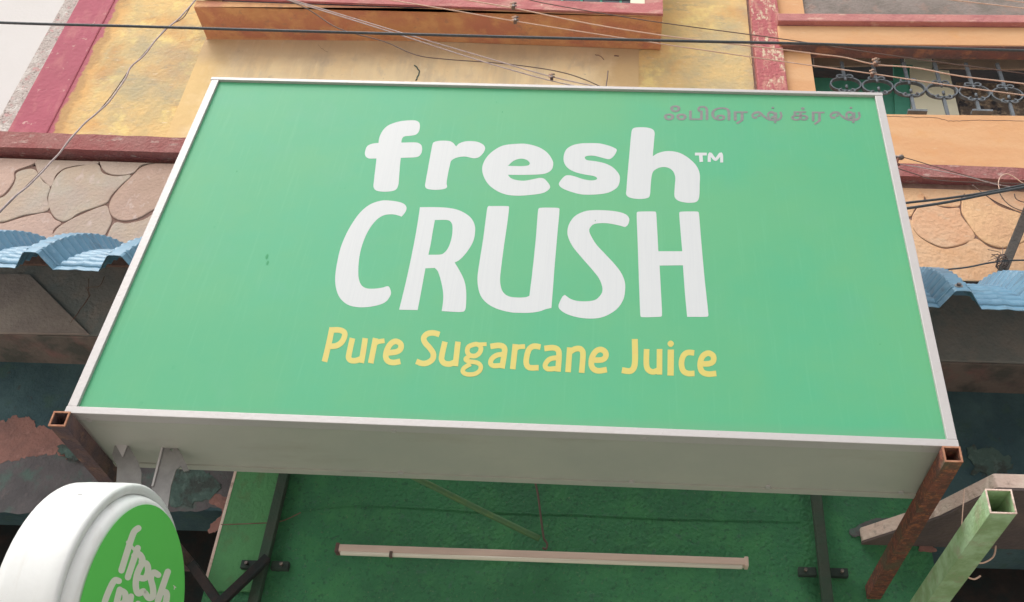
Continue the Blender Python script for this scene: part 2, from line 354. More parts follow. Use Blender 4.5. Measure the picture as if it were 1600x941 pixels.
left = [
 [(320,380),(345,320),(400,265),(500,240),(612,228),(640,280),(690,300),(745,305),(822,300),(760,360),(700,425),(665,475),(500,535),(440,575),(392,588),(345,565),(312,510),(302,440)],
 [(838,292),(885,248),(950,228),(1060,220),(1200,230),(1300,300),(1280,420),(1180,500),(1060,490),(960,515),(880,562),(790,583),(722,570),(688,530),(686,475),(735,395)],
 [(616,150,'c'),(1260,150,'c'),(1240,215,'c'),(1090,215),(950,222),(880,242),(832,288),(745,300),(685,292),(645,265),(622,212)],
 [(240,120,'c'),(610,150,'c'),(614,225,'c'),(500,235),(400,258),(345,305),(322,370),(290,350),(235,275)],
 [(-300,120,'c'),(232,135,'c'),(225,220),(100,272),(92,330),(50,395),(0,435),(-100,450),(-200,400)],
 [(105,285),(160,262),(222,265),(270,335),(315,375),(298,440),(302,520),(150,550),(10,592),(-90,560),(-80,470),(10,440),(62,398),(98,330)],
 [(-60,605),(20,600),(150,560),(300,532),(345,575),(385,598),(335,645),(300,760,'c'),(-60,760,'c')],
 [(405,600),(500,550),(660,488),(688,535),(700,590),(658,680),(640,760,'c'),(310,760,'c'),(345,650)],
 [(715,598),(790,600),(900,575),(1000,520),(1150,510),(1240,600),(1200,760,'c'),(650,760,'c'),(668,690)],
 [(-500,470),(-380,400),(-200,410),(-90,470),(-95,560),(-70,600),(-80,760,'c'),(-500,760,'c')]]
stones(left, 0, 200, 4.0, [stoneL[2], stoneL[3], stoneL[0], stoneL[0], stoneL[1], stoneL[2], stoneL[1], stoneL[0], stoneL[2], stoneL[3]])
right = [
 [(380,400,'c'),(690,440,'c'),(768,592),(690,680),(655,740),(560,740),(420,600)],
 [(702,430,'c'),(1172,470,'c'),(1080,575),(1060,655),(960,662),(860,645),(775,585)],
 [(695,690),(775,605),(880,655),(965,675),(1058,672),(1078,740),(1192,905),(1100,968),(980,1000),(880,990),(740,918),(672,835),(664,755)],
 [(1178,482),(1350,630),(1480,690),(1640,730),(1660,850),(1600,950),(1480,995),(1400,1005),(1300,975),(1200,900),(1085,725),(1075,660),(1092,580)],
 [(500,760),(650,770),(668,850),(740,930),(880,1004),(980,1012),(1100,978),(1198,925),(1300,992),(1400,1020),(1490,1008),(1600,960),(1720,900),(1800,1350,'c'),(600,1350,'c')],
 [(1190,470,'c'),(2000,510,'c'),(1950,700),(1800,740),(1650,720),(1490,680),(1350,612)],
 [(1680,760),(1850,745),(2000,720),(2150,900),(2050,1350,'c'),(1815,1350,'c'),(1740,900)]]
stones(right, 1300, 200, 5.333, [stoneR[0], stoneR[2], stoneR[1], stoneR[0], stoneR[2], stoneR[1], stoneR[0]])

# bay window box top centre
pinkbay = mat('worn_pink_surround', (.50,.17,.17), [((.58,.34,.28),11,.56,.07,.7,(.5,1,1.6)),((.70,.60,.46),30,.68,.03,.7),((.36,.12,.12),7,.58,.08,.6)], .9, bump=.5)
bay = empty('bay_window', (0, 3.2, 5.744), 'projecting bay window with pink surround and brown stained underside above the sign', 'window')
bx0 = at(307,-2,3.2).x; bx1 = at(1035,25,3.2).x; bz = at(1035,25,3.2).z
bzc = at(440,4,3.2).z; slope = (bz-bzc)/(bx1-at(440,4,3.2).x)
MB().hexa([(bx0,3.2045,bz-slope*(bx1-bx0)),(bx1,3.2045,bz),(bx1,YU-.004,bz),(bx0,YU-.004,bz-slope*(bx1-bx0)),
           (bx0,3.2045,bz+.05),(bx1,3.2045,bz+.05),(bx1,YU-.004,bz+.06),(bx0,YU-.004,bz+.06)]).obj('underside', ochre, bay, bevel=.004)
z1 = at(985,9,3.2).z; xw1 = at(985,9,3.2).x; xw2 = at(1008,9,3.2).x
MB().hexa([(bx0-.002,3.19,bz-slope*(bx1-bx0)+.004),(bx1+.002,3.19,bz+.004),(bx1+.002,3.203,bz+.004),(bx0-.002,3.203,bz-slope*(bx1-bx0)+.004),
           (bx0-.002,3.19,z1-slope*(bx1-bx0)),(bx1+.002,3.19,z1),(bx1+.002,3.203,z1),(bx0-.002,3.203,z1-slope*(bx1-bx0))]).obj('sill', pinkbay, bay)
MB().box(xw2, bx1+.002, 3.19, 3.25, z1+.002, 7.2).obj('frame', pinkbay, bay)
MB().box(bx0-.002, bx0+.1, 3.19, 3.25, z1-slope*(bx1-bx0)+.002, 7.2).obj('frame', pinkbay, bay)
MB().box(bx0, bx1-.002, 3.26, YU-.004, bz+.062, 7.2).obj('bay_body', yellow, bay)
MB().box(xw1, xw2-.002, 3.20, 3.255, z1-.03, 7.2).obj('reveal', boardw, bay)
MB().box(bx0+.11, xw1-.002, 3.245, 3.258, z1+.002, 7.2).obj('pane', mat('dark_glass', (.03,.035,.05), rough=.2), bay)
for k in range(7):
    MB().bar((bx0+.12,3.225,z1-slope*(xw1-bx0)+.012+k*.07),(xw1-.004,3.225,z1+.012+k*.07),.012,.014).obj('bar', grillem, bay)
for k in range(16):
    x = xw1-.05-k*.1
    MB().bar((x,3.232,z1-slope*(xw1-x)),(x,3.232,7.0),.012,.012,Vector((0,1,0))).obj('bar', boardg, bay)

# right window with iron grille
win = empty('grille_window', (2.0, YU, zsill), 'wide window with scrolled grey iron grille over green and cream boards at upper right', 'window')
ln = lambda nm, y0, z0, z1_, m: MB().box(x_w0-.16 if nm != 'x' else x_w0, XR, y0, YU+.009, z0, z1_).obj(nm, m, win, bevel=.004)
ln('lintel', YU-.05, zl0, zl1-.002, orange)
ln('lintel_cap', YU-.08, zl1, zl2, mat('faded_pink_cap', (.52,.22,.20), [((.42,.16,.16),6,.5,.1,.8),((.66,.42,.34),20,.62,.05,.7,(.5,1,1.5))], .9, bump=.5))
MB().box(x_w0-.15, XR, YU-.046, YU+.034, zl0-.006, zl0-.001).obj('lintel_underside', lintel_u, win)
ytop = at(1400,92,YU+.05).z
MB().box(x_w0-.02, XR, YU+.75, YU+.8, zsill-.6, ZTOP).obj('room_wall', dark, win)
MB().box(x_w0, XR, YU+.25, YU+.76, zsill-.5, zsill-.45).obj('room_floor', dark, win)
def quadplate(name, pts, Y, th, m, par_):
    mb = MB(); plate(mb, [[at(a, b, Y) for a, b in pts]], th, Vector((0,-1,0))); return mb.obj(name, m, par_)
Yb = YU+.20
quadplate('green_board', [(1240,122),(1420,130),(1440,200),(1240,200)], Yb+.05, .01, boardg, win)
quadplate('green_board', [(1395,104),(1425,105),(1438,200),(1398,200)], Yb+.04, .015, boardg, win)
quadplate('cream_board', [(1421,109),(1482,113),(1502,200),(1424,200)], Yb+.02, .012, boardw, win)
quadplate('pale_curtain', [(1270,88),(1404,92),(1408,104),(1272,106)], Yb+.08, .01, dimwall, win)
quadplate('pale_curtain', [(1412,90),(1455,92),(1456,108),(1414,106)], Yb+.06, .01, boardw, win)
quadplate('pale_curtain', [(1458,92),(1700,98),(1700,112),(1460,108)], Yb+.06, .01, dimwall, win)
quadplate('stored_clutter', [(1490,140),(1700,146),(1700,210),(1500,205)], Yb+.1, .05, clutterm, win)
Yg = YU+.06
gr = MB()
def ring_center(px, py): return at(px, py, Yg)
c0 = ring_center(1321,133); c1 = ring_center(1421,139.5); stepx = (c1.x-c0.x)/2; stepz = (c1.z-c0.z)/2
zg0 = zsill-.0; zg1 = zl0-.008
gtop = at(1400,124,Yg).z
for k in range(-1, 12):
    c = Vector((c0.x+stepx*k, Yg, c0.z+stepz*k+.0))
    if c.x < x_w0+.03 or c.x > XR-.05: continue
    a, b = stepx*.48, stepx*.34
    g = MB(); pts = [c+Vector((a*cos(t)*(1.0), 0, b*sin(t)*(.9+.1*abs(cos(t))))) for t in (2*pi*i/24 for i in range(24))]
    v = []
    m = len(pts)
    for p in pts:
        d = (p-c).normalized()*.0035
        v += [p-d+Vector((0,-.010,0)), p+d+Vector((0,-.010,0)), p+d+Vector((0,.010,0)), p-d+Vector((0,.010,0))]
    f = []
    for i in range(m):
        j = (i+1) % m
        for q in range(4): f.append((i*4+q, i*4+(q+1) % 4, j*4+(q+1) % 4, j*4+q))
    g.add(v, f)
    g.obj('ring', grillem, win)
    for sgn in (1, -1):
        ztip = c.z+sgn*b*.90
        zend = zg1 if sgn > 0 else zg0
        MB().bar((c.x,Yg,ztip+sgn*.004),(c.x,Yg,zend),.016,.012,Vector((0,1,0))).obj('bar', grillem, win)
        cu = MB()
        for sx in (-1, 1):
            q = [Vector((c.x+sx*(.008+.016*(1-cos(t))), Yg-.010, ztip+sgn*(.004+.012*sin(t)))) for t in (i*pi*1.5/8 for i in range(9))]
            cu.tube(q, .0055, 6)
        cu.tube([Vector((c.x,Yg-.014,ztip-.008*sgn)), Vector((c.x,Yg-.014,ztip-.03*sgn))], .007, 6)
        cu.obj('scroll', grillem, win, smooth=True)
for pxs in ((1418,1448),(1518,1550)):
    a = at(pxs[0],175,Yg-.02); b = at(pxs[1],176,Yg-.02)
    MB().bar(a, b, .03, .012).obj('sill_bracket', grillem, win)

# white neighbour
nb = tag(MB().box(-7.5, x_pl0-.087, Y2+.03, Y2+1.5, 0, 9.5).obj('white_building', whitewall), 'plain whitewashed neighbouring building at upper left', 'building')

# ------------------------------------------------------------------ lower walls
zbm = at(60,521,YP+.01).z; zbr = at(1520,567,YP+.01).z
def sloped_box(name, x0, x1, y0, y1, zl_, zr_, h, m, par_):
    return MB().hexa([(x0,y0,zl_),(x1,y0,zr_),(x1,y1,zr_),(x0,y1,zl_),(x0,y0,zl_+h),(x1,y0,zr_+h),(x1,y1,zr_+h),(x0,y1,zl_+h)]).obj(name, m, par_, bevel=.005)
zA = zbm+(zbm-zbr)*.2
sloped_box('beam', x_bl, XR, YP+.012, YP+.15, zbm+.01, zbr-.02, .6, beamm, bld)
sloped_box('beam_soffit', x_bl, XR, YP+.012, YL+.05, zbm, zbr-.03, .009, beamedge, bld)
# slanting shadow edge on the left beam, lit part painted as a lighter plate
quadplate('beam_render', [(-80,428),(48,432),(140,524),(-80,521)], YP+.012, .012, mat('lighter_beam_render', (.37,.31,.27), [((.28,.23,.21),9,.5,.1,.8)], .95, bump=.5), bld)
xg0 = at(345,830,YL).x; xg1 = at(1462,900,YL).x
MB().box(x_bl, xg0-.002, YL+.01, YL+.2, at(200,792,YL).z, zbm+.05).obj('old_wall', teal, bld)
MB().box(xg1+.002, XR, YL+.01, YL+.2, at(1500,852,YL).z, zbr+.05).obj('old_wall', teal, bld)
MB().box(xg0, xg1, YL-.004, YL+.2, 0, zbr+.05).obj('green_wall', greenwall, bld)
MB().box(xg0+.006, at(428,840,YL).x, YL-.014, YL-.0045, at(340,925,YL).z, zbr+.04).obj('green_margin', greenlite, bld)
MB().box(xg0-.004, xg0+.006, YL-.016, YL-.004, at(330,918,YL).z, zbr+.04).obj('plaster_edge', slabm, bld)
MB().box(x_bl, xg0-.002, YL+.5, YL+.6, 0, 3.6).obj('shop_interior', dark, bld)
MB().box(xg1+.002, XR, YL+.5, YL+.6, 0, 3.6).obj('shop_interior', dark, bld)
def blob(name, pts, Y, th, m, par_, jag=2.0, ox=0, oy=0, sc=1.0):
    c = catmull([(ox+p[0]/sc, oy+p[1]/sc) for p in pts], 10, True)
    c = [p+Vector((noise.noise(Vector((p.x*.11,p.y*.11,1))), noise.noise(Vector((p.x*.11,p.y*.11,7)))))*jag*1.7+Vector((noise.noise(Vector((p.x*.4,p.y*.4,1))), noise.noise(Vector((p.x*.4,p.y*.4,9)))))*jag for p in c]
    mb = MB(); plate(mb, [[at(p.x, p.y, Y) for p in c]], th, Vector((0,-1,0))); return mb.obj(name, m, par_)
blob('cement_patch', [(-120,722),(60,712),(150,700),(240,690),(362,700),(363,760),(352,790),(280,800),(100,800),(-120,800)], YL+.0098, .0015, greywall, bld, 3)
blob('plaster_patch', [(-120,662),(0,660),(20,652),(45,652),(60,668),(85,672),(105,690),(138,722),(110,716),(60,712),(10,722),(-120,730)], YL+.0082, .0010, patch, bld, 4)
blob('plaster_patch', [(326,770),(352,776),(362,786),(358,804),(340,830),(326,834),(330,818),(346,806),(345,795),(328,785)], YL+.0082, .0010, patch, bld, 2)
blob('green_paint_remains', [(262,735),(300,728),(330,745),(345,765),(300,790),(262,788),(255,760)], YL+.0085, .0030, verdigris, bld, 4)
blob('green_paint_remains', [(90,700),(125,695),(150,706),(140,722),(110,716)], YL-.006, .004, verdigris, bld, 4)
blob('green_paint_remains', [(1515,700),(1560,705),(1580,730),(1560,745),(1520,735)], YL+.0085, .0030, verdigris, bld, 6)
blob('plaster_patch', [(1440,850),(1452,851),(1464,862),(1437,861)], YL-.006, .004, patch, bld, 1)
blob('plaster_patch', [(1340,822),(1362,812),(1390,812),(1370,822),(1335,840),(1326,830)], YL-.006, .004, greywall, bld, 2)
# trowel ridge across the green wall
pts = [(438,815),(470,800),(520,792),(560,790),(640,793),(740,799),(830,803),(900,804),(1000,809),(1100,812),(1200,814),(1250,816)]
MB().tube([at(p.x, p.y+1.5*noise.noise(Vector((p.x*.06,0,0))), YL-.004) for p in catmull(pts, 8)], .004, 6).obj('plaster_ridge', greenwall, bld)
for pp in ([(345,820),(400,818),(438,815),(470,801)], ):
    MB().tube([at(p.x, p.y, YL-.015) for p in catmull(pp, 6)], .002, 5).obj('crack', joint, bld)
# lower right slab
zs = at(1450,852,YL).z
q = [at(1640,762,Z=zs), at(1557,762,Z=zs), at(1468,806,Z=zs), at(1332,850,Z=zs)]
q[3] = q[2]+(q[3]-q[2])*min(1, (YL-.02-q[2].y)/(q[3].y-q[2].y))
slab_t = (at(1557,740,Y=q[1].y).z-zs)
ring_ = [q[1], q[2], q[3], Vector((q[3].x, YL-.006, zs)), Vector((XR, YL-.006, zs)), Vector((XR, q[1].y, zs))]
mb = MB(); plate(mb, [ring_], .008, Vector((0,0,-1))); can = empty('canopy_slab', (q[1].x, q[1].y, zs), 'thin pale plaster canopy slab with angled corner at lower right above the green tube', 'canopy')
mb.obj('underside', slabu, can)
mb = MB(); plate(mb, [[p+Vector((0,0,.001)) for p in ring_]], slab_t, Vector((0,0,1))); mb.obj('slab', slabm, can, bevel=.004)
# guide channels on the green wall
ga = empty('steel_channel', at(405,900,YL-.06), 'dark brown steel shutter channel at the left of the green wall', 'channel', 'shutter channels on the green wall')
lugm = mat('painted_lug', (.035,.06,.045), [((.02,.03,.03),20,.5,.1,.8)], .8)
def channel(root, pa, pb, clamp):
    A = at(*pa, YL-.05); B = at(*pb, YL-.05); x = (A.x+B.x)/2
    MB().bar((x,YL-.045,A.z+.35),(x,YL-.045,0.05),.036,.03,Vector((0,1,0))).obj('rail', mat('dark_channel', (.055,.075,.055), [((.035,.08,.05),9,.5,.1,.8)], .8, .2, bump=.4), root, bevel=.003)
    c = at(*clamp, YL-.02)
    for s in (-1, 1):
        r_ = MB().bar((x+s*.023,YL-.02,c.z),(x+s*.085,YL-.02,c.z),.024,.03).obj('lug', lugm, root, bevel=.003)
        b_ = MB().tube([Vector((x+s*.062,YL-.034,c.z)), Vector((x+s*.062,YL-.046,c.z))], .006, 8); b_.obj('bolt', clampm, root)
channel(ga, (440,745), (402,930), (408,884))
gb = empty('steel_channel', at(1284,900,YL-.06), 'dark brown steel shutter channel at the right of the green wall', 'channel', 'shutter channels on the green wall')
channel(gb, (1276,770), (1292,935), (1286,895))
# steel angle struts crossing at the foot of the pale green margin
for lab, a, b in [('dark steel strut slanting down right below the pale green margin',(300,882),(372,985)), ('dark steel strut slanting up right to the left channel',(418,872),(320,965))]:
    tag(MB().bar(at(*a, YL-.07), at(*b, YL-.09 if a[0] < 350 else YL-.11), .035, .03).obj('steel_strut', dark, bevel=.002), lab, 'strut')
# small conduit and hanging wire
tag(MB().tube([at(p.x, p.y, YL-.05-.0006*(845-p.x)) for p in catmull([(640,742),(700,772),(760,802),(843,842)], 5)], .011, 10).obj('conduit', pipem, smooth=True), 'green painted conduit slanting down right under the sign', 'conduit')
tag(MB().tube([at(p.x, p.y, YL-.05) for p in catmull([(834,745),(840,770),(844,800),(848,830),(850,842),(855,850),(853,858),(848,856)], 5)], .004, 6).obj('hanging_wire', darkwire, smooth=True), 'thin brown wire hanging down to the tube light', 'wire')
# tube light batten
bt = empty('tube_light', at(846,869,3.30), 'long pinkish tube light batten fixed low on the green wall', 'light')
A = at(526,858,3.30); B = at(1168,880,3.30)
dirx = (B-A).normalized()
MB().bar(A, B, .032, .026).obj('batten', batten_m, bt, bevel=.004)
MB().tube([A+dirx*.02+Vector((0,-.010,-.0185)), B-dirx*.02+Vector((0,-.010,-.0185))], .0075, 10).obj('lamp', tube_m, bt, smooth=True)
s_cap = .036
for s, P in ((1, A), (-1, B)):
    MB().bar(P-dirx*s*.002, P+dirx*s*.012+Vector((0,0,-.0)), s_cap, .034).obj('end_cap', rustpale if s > 0 else batten_m, bt, bevel=.003)
MB().bar(A+dirx*.19+Vector((0,-.010,-.018)), A+dirx*.200+Vector((0,-.010,-.018)), .019, .019).obj('clip', darkwire, bt)

# ------------------------------------------------------------------ blue roof sheets
def roof(xc, n0, n1, z0, dz, label, part_lab=None, smooth_strip=None):
    P = .305; R = 1.0; th0 = radians(62); Y0 = 2.75
    ns = 280; cols = []
    L = .66
    prof = []
    # profile samples within a pitch (u: offset from the ridge centre)
    us = []
    for k in range(n0, n1+1):
        for u, h in [(-.070,0),(-.046,.034),(-.028,.060),(-.020,.064),(0,.065),(.020,.064),(.028,.060),(.046,.034),(.070,0),(.09,.002),(.125,.001),(.1525,.005),(.18,.001),(.215,.002)]:
            us.append((k*P+u, h, u))
    v = []; f = []
    s = 0; y = Y0; z = 0; steps = []
    for i in range(ns+1):
        th = th0 - (L*i/ns)/R*1.15
        steps.append((y, z, th, L*i/ns)); ds = L/ns
        y += cos(th)*ds; z += sin(th)*ds
    for (y, z, th, s) in steps:
        for (x, h, u) in us:
            amp = 0.0 if (h > .062) else .011
            if s < .03: amp = 0
            hh = h + amp*(abs(sin(s*pi/.046))**.7-.5)
            zz = z0 + (x)*dz + z
            v.append((xc+x, y - sin(th)*hh, zz + cos(th)*hh))
    m = len(us)
    for i in range(ns):
        for j in range(m-1):
            a = i*m+j; f.append((a, a+1, a+m+1, a+m))
    o = build('roof_sheet', v, f, roofm)
    md = o.modifiers.new('thick', 'SOLIDIFY'); md.thickness = .002
    tag(o, label, 'roof sheet')
    return o, us
dzs = (at(1505,478,2.75).z-at(60,419,2.75).z)/(at(1505,478,2.75).x-at(60,419,2.75).x)
xcL = at(58,388,2.72).x
zL = at(51,420,2.75).z
roof(xcL, -2, 2, zL, dzs, 'light blue ribbed roof sheet at the left of the green sign')
xcR = at(1502,462,2.72).x; zR = at(1502,482,2.75).z
roof(xcR, -1, 3, zR, dzs, 'light blue ribbed roof sheet at the right of the green sign')
def bolt(P, n, lab):
    r_ = empty('roof_bolt', P, lab, 'bolt', 'bolts holding the roof sheets')
    MB().tube([P, P+n*.004], .014, 14).obj('washer', brkt, r_)
    MB().tube([P+n*.004, P+n*.012], .0075, 6).obj('head', clampm, r_)
nn = Vector((0, -sin(radians(62)), cos(radians(62))))
bolt(on(1498,448, Vector((xcR,2.75,zR))+Vector((0,.02,.05))+nn*.056, nn), nn, 'round grey bolt on the ridge of the right blue roof sheet')
bolt(on(66,383, Vector((xcL,2.75,zL))+Vector((0,.02,.05))+nn*.030, nn), nn, 'small bolt on the ridge of the left blue roof sheet')
# ------------------------------------------------------------------ the big sign
O = Vector((-1.53676, 2.39735, 1.34854+1.6))
t_, yw_, rl_ = 0.04536, 0.01049, -0.00816
def Zr(v): return Vector((cos(yw_)*v[0]-sin(yw_)*v[1], sin(yw_)*v[0]+cos(yw_)*v[1], v[2]))
X_ = Vector((1,0,0)); U_ = Vector((0,sin(t_),cos(t_))); N_ = Zr((0,cos(t_),-sin(t_)))
X_, U_ = X_*cos(rl_)+U_*sin(rl_), X_*(-sin(rl_))+U_*cos(rl_)
X_ = Zr(X_); U_ = Zr(U_)
W, H, D = 2.44, 1.4644, .28
sg = empty('shop_sign', O+X_*(W/2)+N_*.14, 'large green shop sign box with white fresh CRUSH lettering and yellow Pure Sugarcane Juice', 'sign')
fb = lambda name, m, *a, bevel=.0015: MB().frame_box(O, X_, U_, N_, *a).obj(name, m, sg, bevel=bevel)
fb('face_panel', facem, .02, W-.02, .015, H-.012, .006, .02, bevel=0)
fb('frame', alu, 0, .027, .023, H-.0155, -.004, .03)
fb('frame', alu, W-.027, W, .023, H-.0155, -.004, .03)
fb('frame', alu, -.001, W+.001, 0, .0225, -.005, .03)
fb('frame', alu, -.004, W+.002, H-.015, H, -.005, .035)
fb('casing', casing, .014, W-.032, .003, H-.003, .0305, D, bevel=.003)
fb('casing_lip', casing, .014, W-.032, -.002, .0025, D-.02, D+.004, bevel=0)
for px_, py_ in [(140,655),(626,738),(987,752),(1408,769),(1007,685),(1200,752+8),(615,672)]:
    P = on(px_, py_, O+U_*.003, U_)
    MB().tube([P+U_*.003, P-U_*.005], .008, 10).obj('screw', alu, sg)
FP = O + N_*.006                         # plane of the printed face
def fpt(px, py): return on(px, py, FP, N_)
def letter(outlines, ox, oy, sc, m, off=0.0003, nm='letter', n=6):
    loops = []
    for o_ in outlines:
        loops.append([fpt(ox+p.x/sc, oy+p.y/sc) for p in catmull(o_, n, True)])
    mb = MB(); plate(mb, loops, off, -N_); return mb.obj(nm, m, sg)
SC = 1600/340
c = 'c'
letter([[(620,112),(690,92),(780,86),(818,97),(829,125),(822,165),(800,190),(760,199),(715,204),(697,222),(692,250,c),(800,249),(836,265),(845,298),(835,335),(805,356),(688,362,c),(682,420),(676,500),(670,560),(652,595),(610,608),(550,610),(505,600),(488,575),(490,540),(500,450),(510,366,c),(455,366),(430,350),(425,320),(440,278),(475,259),(525,252,c),(530,215),(550,170),(580,135)]], 480,170,SC, letterm)
letter([[(935,245),(980,236),(1040,238),(1070,250),(1095,278,c),(1120,255),(1170,240),(1240,242),(1290,262),(1308,290),(1295,325),(1265,355),(1225,365),(1160,352),(1100,360),(1060,382),(1048,420),(1035,480),(1025,545),(1027,578),(1000,592),(940,597),(885,590),(867,570),(872,530),(890,430),(910,320),(922,262)]], 480,170,SC, letterm)
letter([[(50,258),(120,262),(200,285),(260,325),(295,375),(303,410),(290,450),(250,475),(190,484),(60,487),(-31,486,c),(-10,510),(30,525),(90,530),(150,520),(200,510),(235,515),(265,545),(280,575),(265,600),(220,622),(130,635),(40,640),(-40,632),(-110,605),(-170,560),(-205,505),(-219,450),(-210,400),(-180,350),(-130,305),(-60,270)],
        [(-31,421,c),(10,385),(60,368),(105,375),(130,398),(124,415),(100,421),(60,423)]], 800,170,SC, letterm)
letter([[(560,254),(640,256),(710,272),(755,290),(770,305),(755,340),(730,365),(705,371),(660,360),(600,346),(550,348),(535,360),(550,378),(620,388),(690,405),(745,435),(785,480),(793,520),(780,570),(745,600),(690,622),(600,632),(510,630),(430,610),(370,585),(345,557),(360,525),(390,495),(420,490),(460,498),(520,518),(580,528),(620,522),(624,508),(600,495),(540,485),(470,468),(415,440),(385,400),(380,350),(400,300),(445,270),(500,257)]], 800,170,SC, letterm)
letter([[(920,138),(980,138),(1030,150),(1048,175),(1046,220),(1040,290),(1035,350,c),(1080,325),(1150,312),(1230,325),(1300,365),(1355,420),(1380,480),(1380,560),(1376,650),(1355,685),(1300,692),(1235,682),(1202,660),(1194,630),(1198,560),(1200,500),(1180,455),(1140,432),(1090,432),(1045,455),(1028,490),(1020,560),(1015,630),(1000,655),(940,664),(870,655),(840,632),(842,590),(850,480),(862,350),(872,230),(880,165),(892,145)]], 800,170,SC, letterm)
letter([[(600,135,c),(560,122),(520,118),(470,125),(420,155),(370,215),(330,290),(300,380),(285,470),(282,560),(290,610),(310,645),(345,663),(400,665),(460,657),(495,647),(510,655),(522,690),(515,720),(485,760),(430,785),(350,800),(270,800),(200,780),(145,730),(118,660),(112,580),(125,480),(150,370),(190,270),(240,180),(300,100),(370,45),(450,18),(520,18),(590,30),(625,48),(636,75),(625,105)]], 500,310,SC, letterm)
letter([[(735,66,c),(850,66),(950,72),(1030,92),(1100,135),(1135,190),(1140,250),(1125,320),(1080,395),(1030,450),(990,472,c),(1030,540),(1062,610),(1075,690),(1073,790),(1065,825),(1045,835),(1000,836),(895,830,c),(905,760),(905,690),(890,610),(868,540),(845,512,c),(775,515,c),(745,680),(718,822,c),(582,820,c),(640,580),(690,340),(720,170)],
        [(845,160,c),(935,160),(965,178),(975,220),(968,290),(945,360),(915,400),(885,414),(797,416,c),(815,330),(830,240)]], 500,310,SC, letterm)
letter([[(-177,62),(-150,58),(-40,58),(-22,65),(-37,200),(-62,370),(-87,580),(-82,650),(-62,695),(-22,722),(38,730),(98,728),(128,718,c),(150,540),(175,300),(192,90),(205,71),(335,71),(349,82),(335,250),(315,480),(300,680),(290,806,c),(250,815),(200,832),(130,842),(50,842),(-12,838),(-112,812),(-192,765),(-237,700),(-254,600),(-242,490),(-212,300),(-187,110)]], 800,310,SC, letterm)
letter([[(830,212,c),(780,198),(700,184),(640,184),(600,192),(575,215),(568,240),(580,275),(620,340),(680,405),(750,480),(800,545),(828,610),(832,670),(820,740),(780,805),(720,850),(650,878),(570,885),(480,875),(400,850),(355,820),(342,795),(350,765),(370,725),(388,710,c),(430,740),(480,755),(550,758),(610,748),(645,720),(664,685),(662,645),(640,590),(590,525),(520,445),(450,360),(415,290),(408,235),(425,180),(465,130),(530,98),(600,88),(700,90),(780,100),(835,118),(860,145),(860,175),(848,200)]], 800,310,SC, letterm)
letter([[(917,110),(930,99),(1050,98),(1060,110),(1068,240),(1076,390,c),(1252,390,c),(1240,250),(1230,110),(1242,99),(1362,98),(1374,110),(1390,300),(1415,580),(1444,858),(1432,871),(1288,872,c),(1272,700),(1257,493,c),(1085,495,c),(1095,680),(1103,858),(1092,871),(955,874),(944,860),(935,650),(925,350)]], 800,310,SC, letterm)
def strokes(nm, sts, ox, oy, sc, w_, m, cap='flat', fn=None, par_=None, nrm=None, th=.0003):
    """one letter made of pen strokes; each next stroke lies a hair above the one before"""
    fn = fn or fpt; nrm = nrm if nrm is not None else -N_; mb = MB()
    for k, st in enumerate(sts):
        closed = False; ww = w_
        if isinstance(st, dict): closed = st.get('closed', False); ww = st.get('w', w_); st = st['p']
        lo = ribbon(st, ww, 'flat', 6, closed)
        if closed: Lf, Rt = lo
        else: Lf = lo[0][:len(lo[0])//2]; Rt = lo[0][len(lo[0])//2:][::-1]
        m_ = len(Lf); vv = []; ff = []
        for i in range(m_):
            e = nrm*(th+.00012*k+.0001*i/m_)
            for p in (Lf[i], Rt[i]): vv.append(fn(ox+p.x/sc, oy+p.y/sc)+e)
            for p in (Rt[i], Lf[i]): vv.append(fn(ox+p.x/sc, oy+p.y/sc))
        for i in range(m_ if closed else m_-1):
            j = (i+1) % m_
            for q in range(4):
                if q != 2: ff.append((i*4+q, i*4+(q+1) % 4, j*4+(q+1) % 4, j*4+q))
        mb.add(vv, ff)
        if cap == 'round' and not closed:
            for (A, B, sg_) in ((Lf[-1], Rt[-1], -1), (Lf[0], Rt[0], 1)):
                cc = (A+B)/2; a0 = math.atan2(A.y-cc.y, A.x-cc.x); rr_ = (A-cc).length
                e = nrm*(th+.00012*k+(.0001 if sg_ < 0 else 0))
                fan = [fn(ox+(cc.x+rr_*cos(a0+sg_*pi*t/8))/sc, oy+(cc.y+rr_*sin(a0+sg_*pi*t/8))/sc)+e for t in range(9)]
                mb.add(fan, [tuple(range(9))])
    return mb.obj(nm, m, par_ or sg)
strokes('letter', [[(1345,334),(1432,334)], {'p':[(1387,334),(1392,392)], 'w':26}], 800,170,SC, 20, letterm)
strokes('letter', [[(1450,392),(1456,332),(1496,374),(1536,332),(1542,396)]], 800,170,SC, 22, letterm)
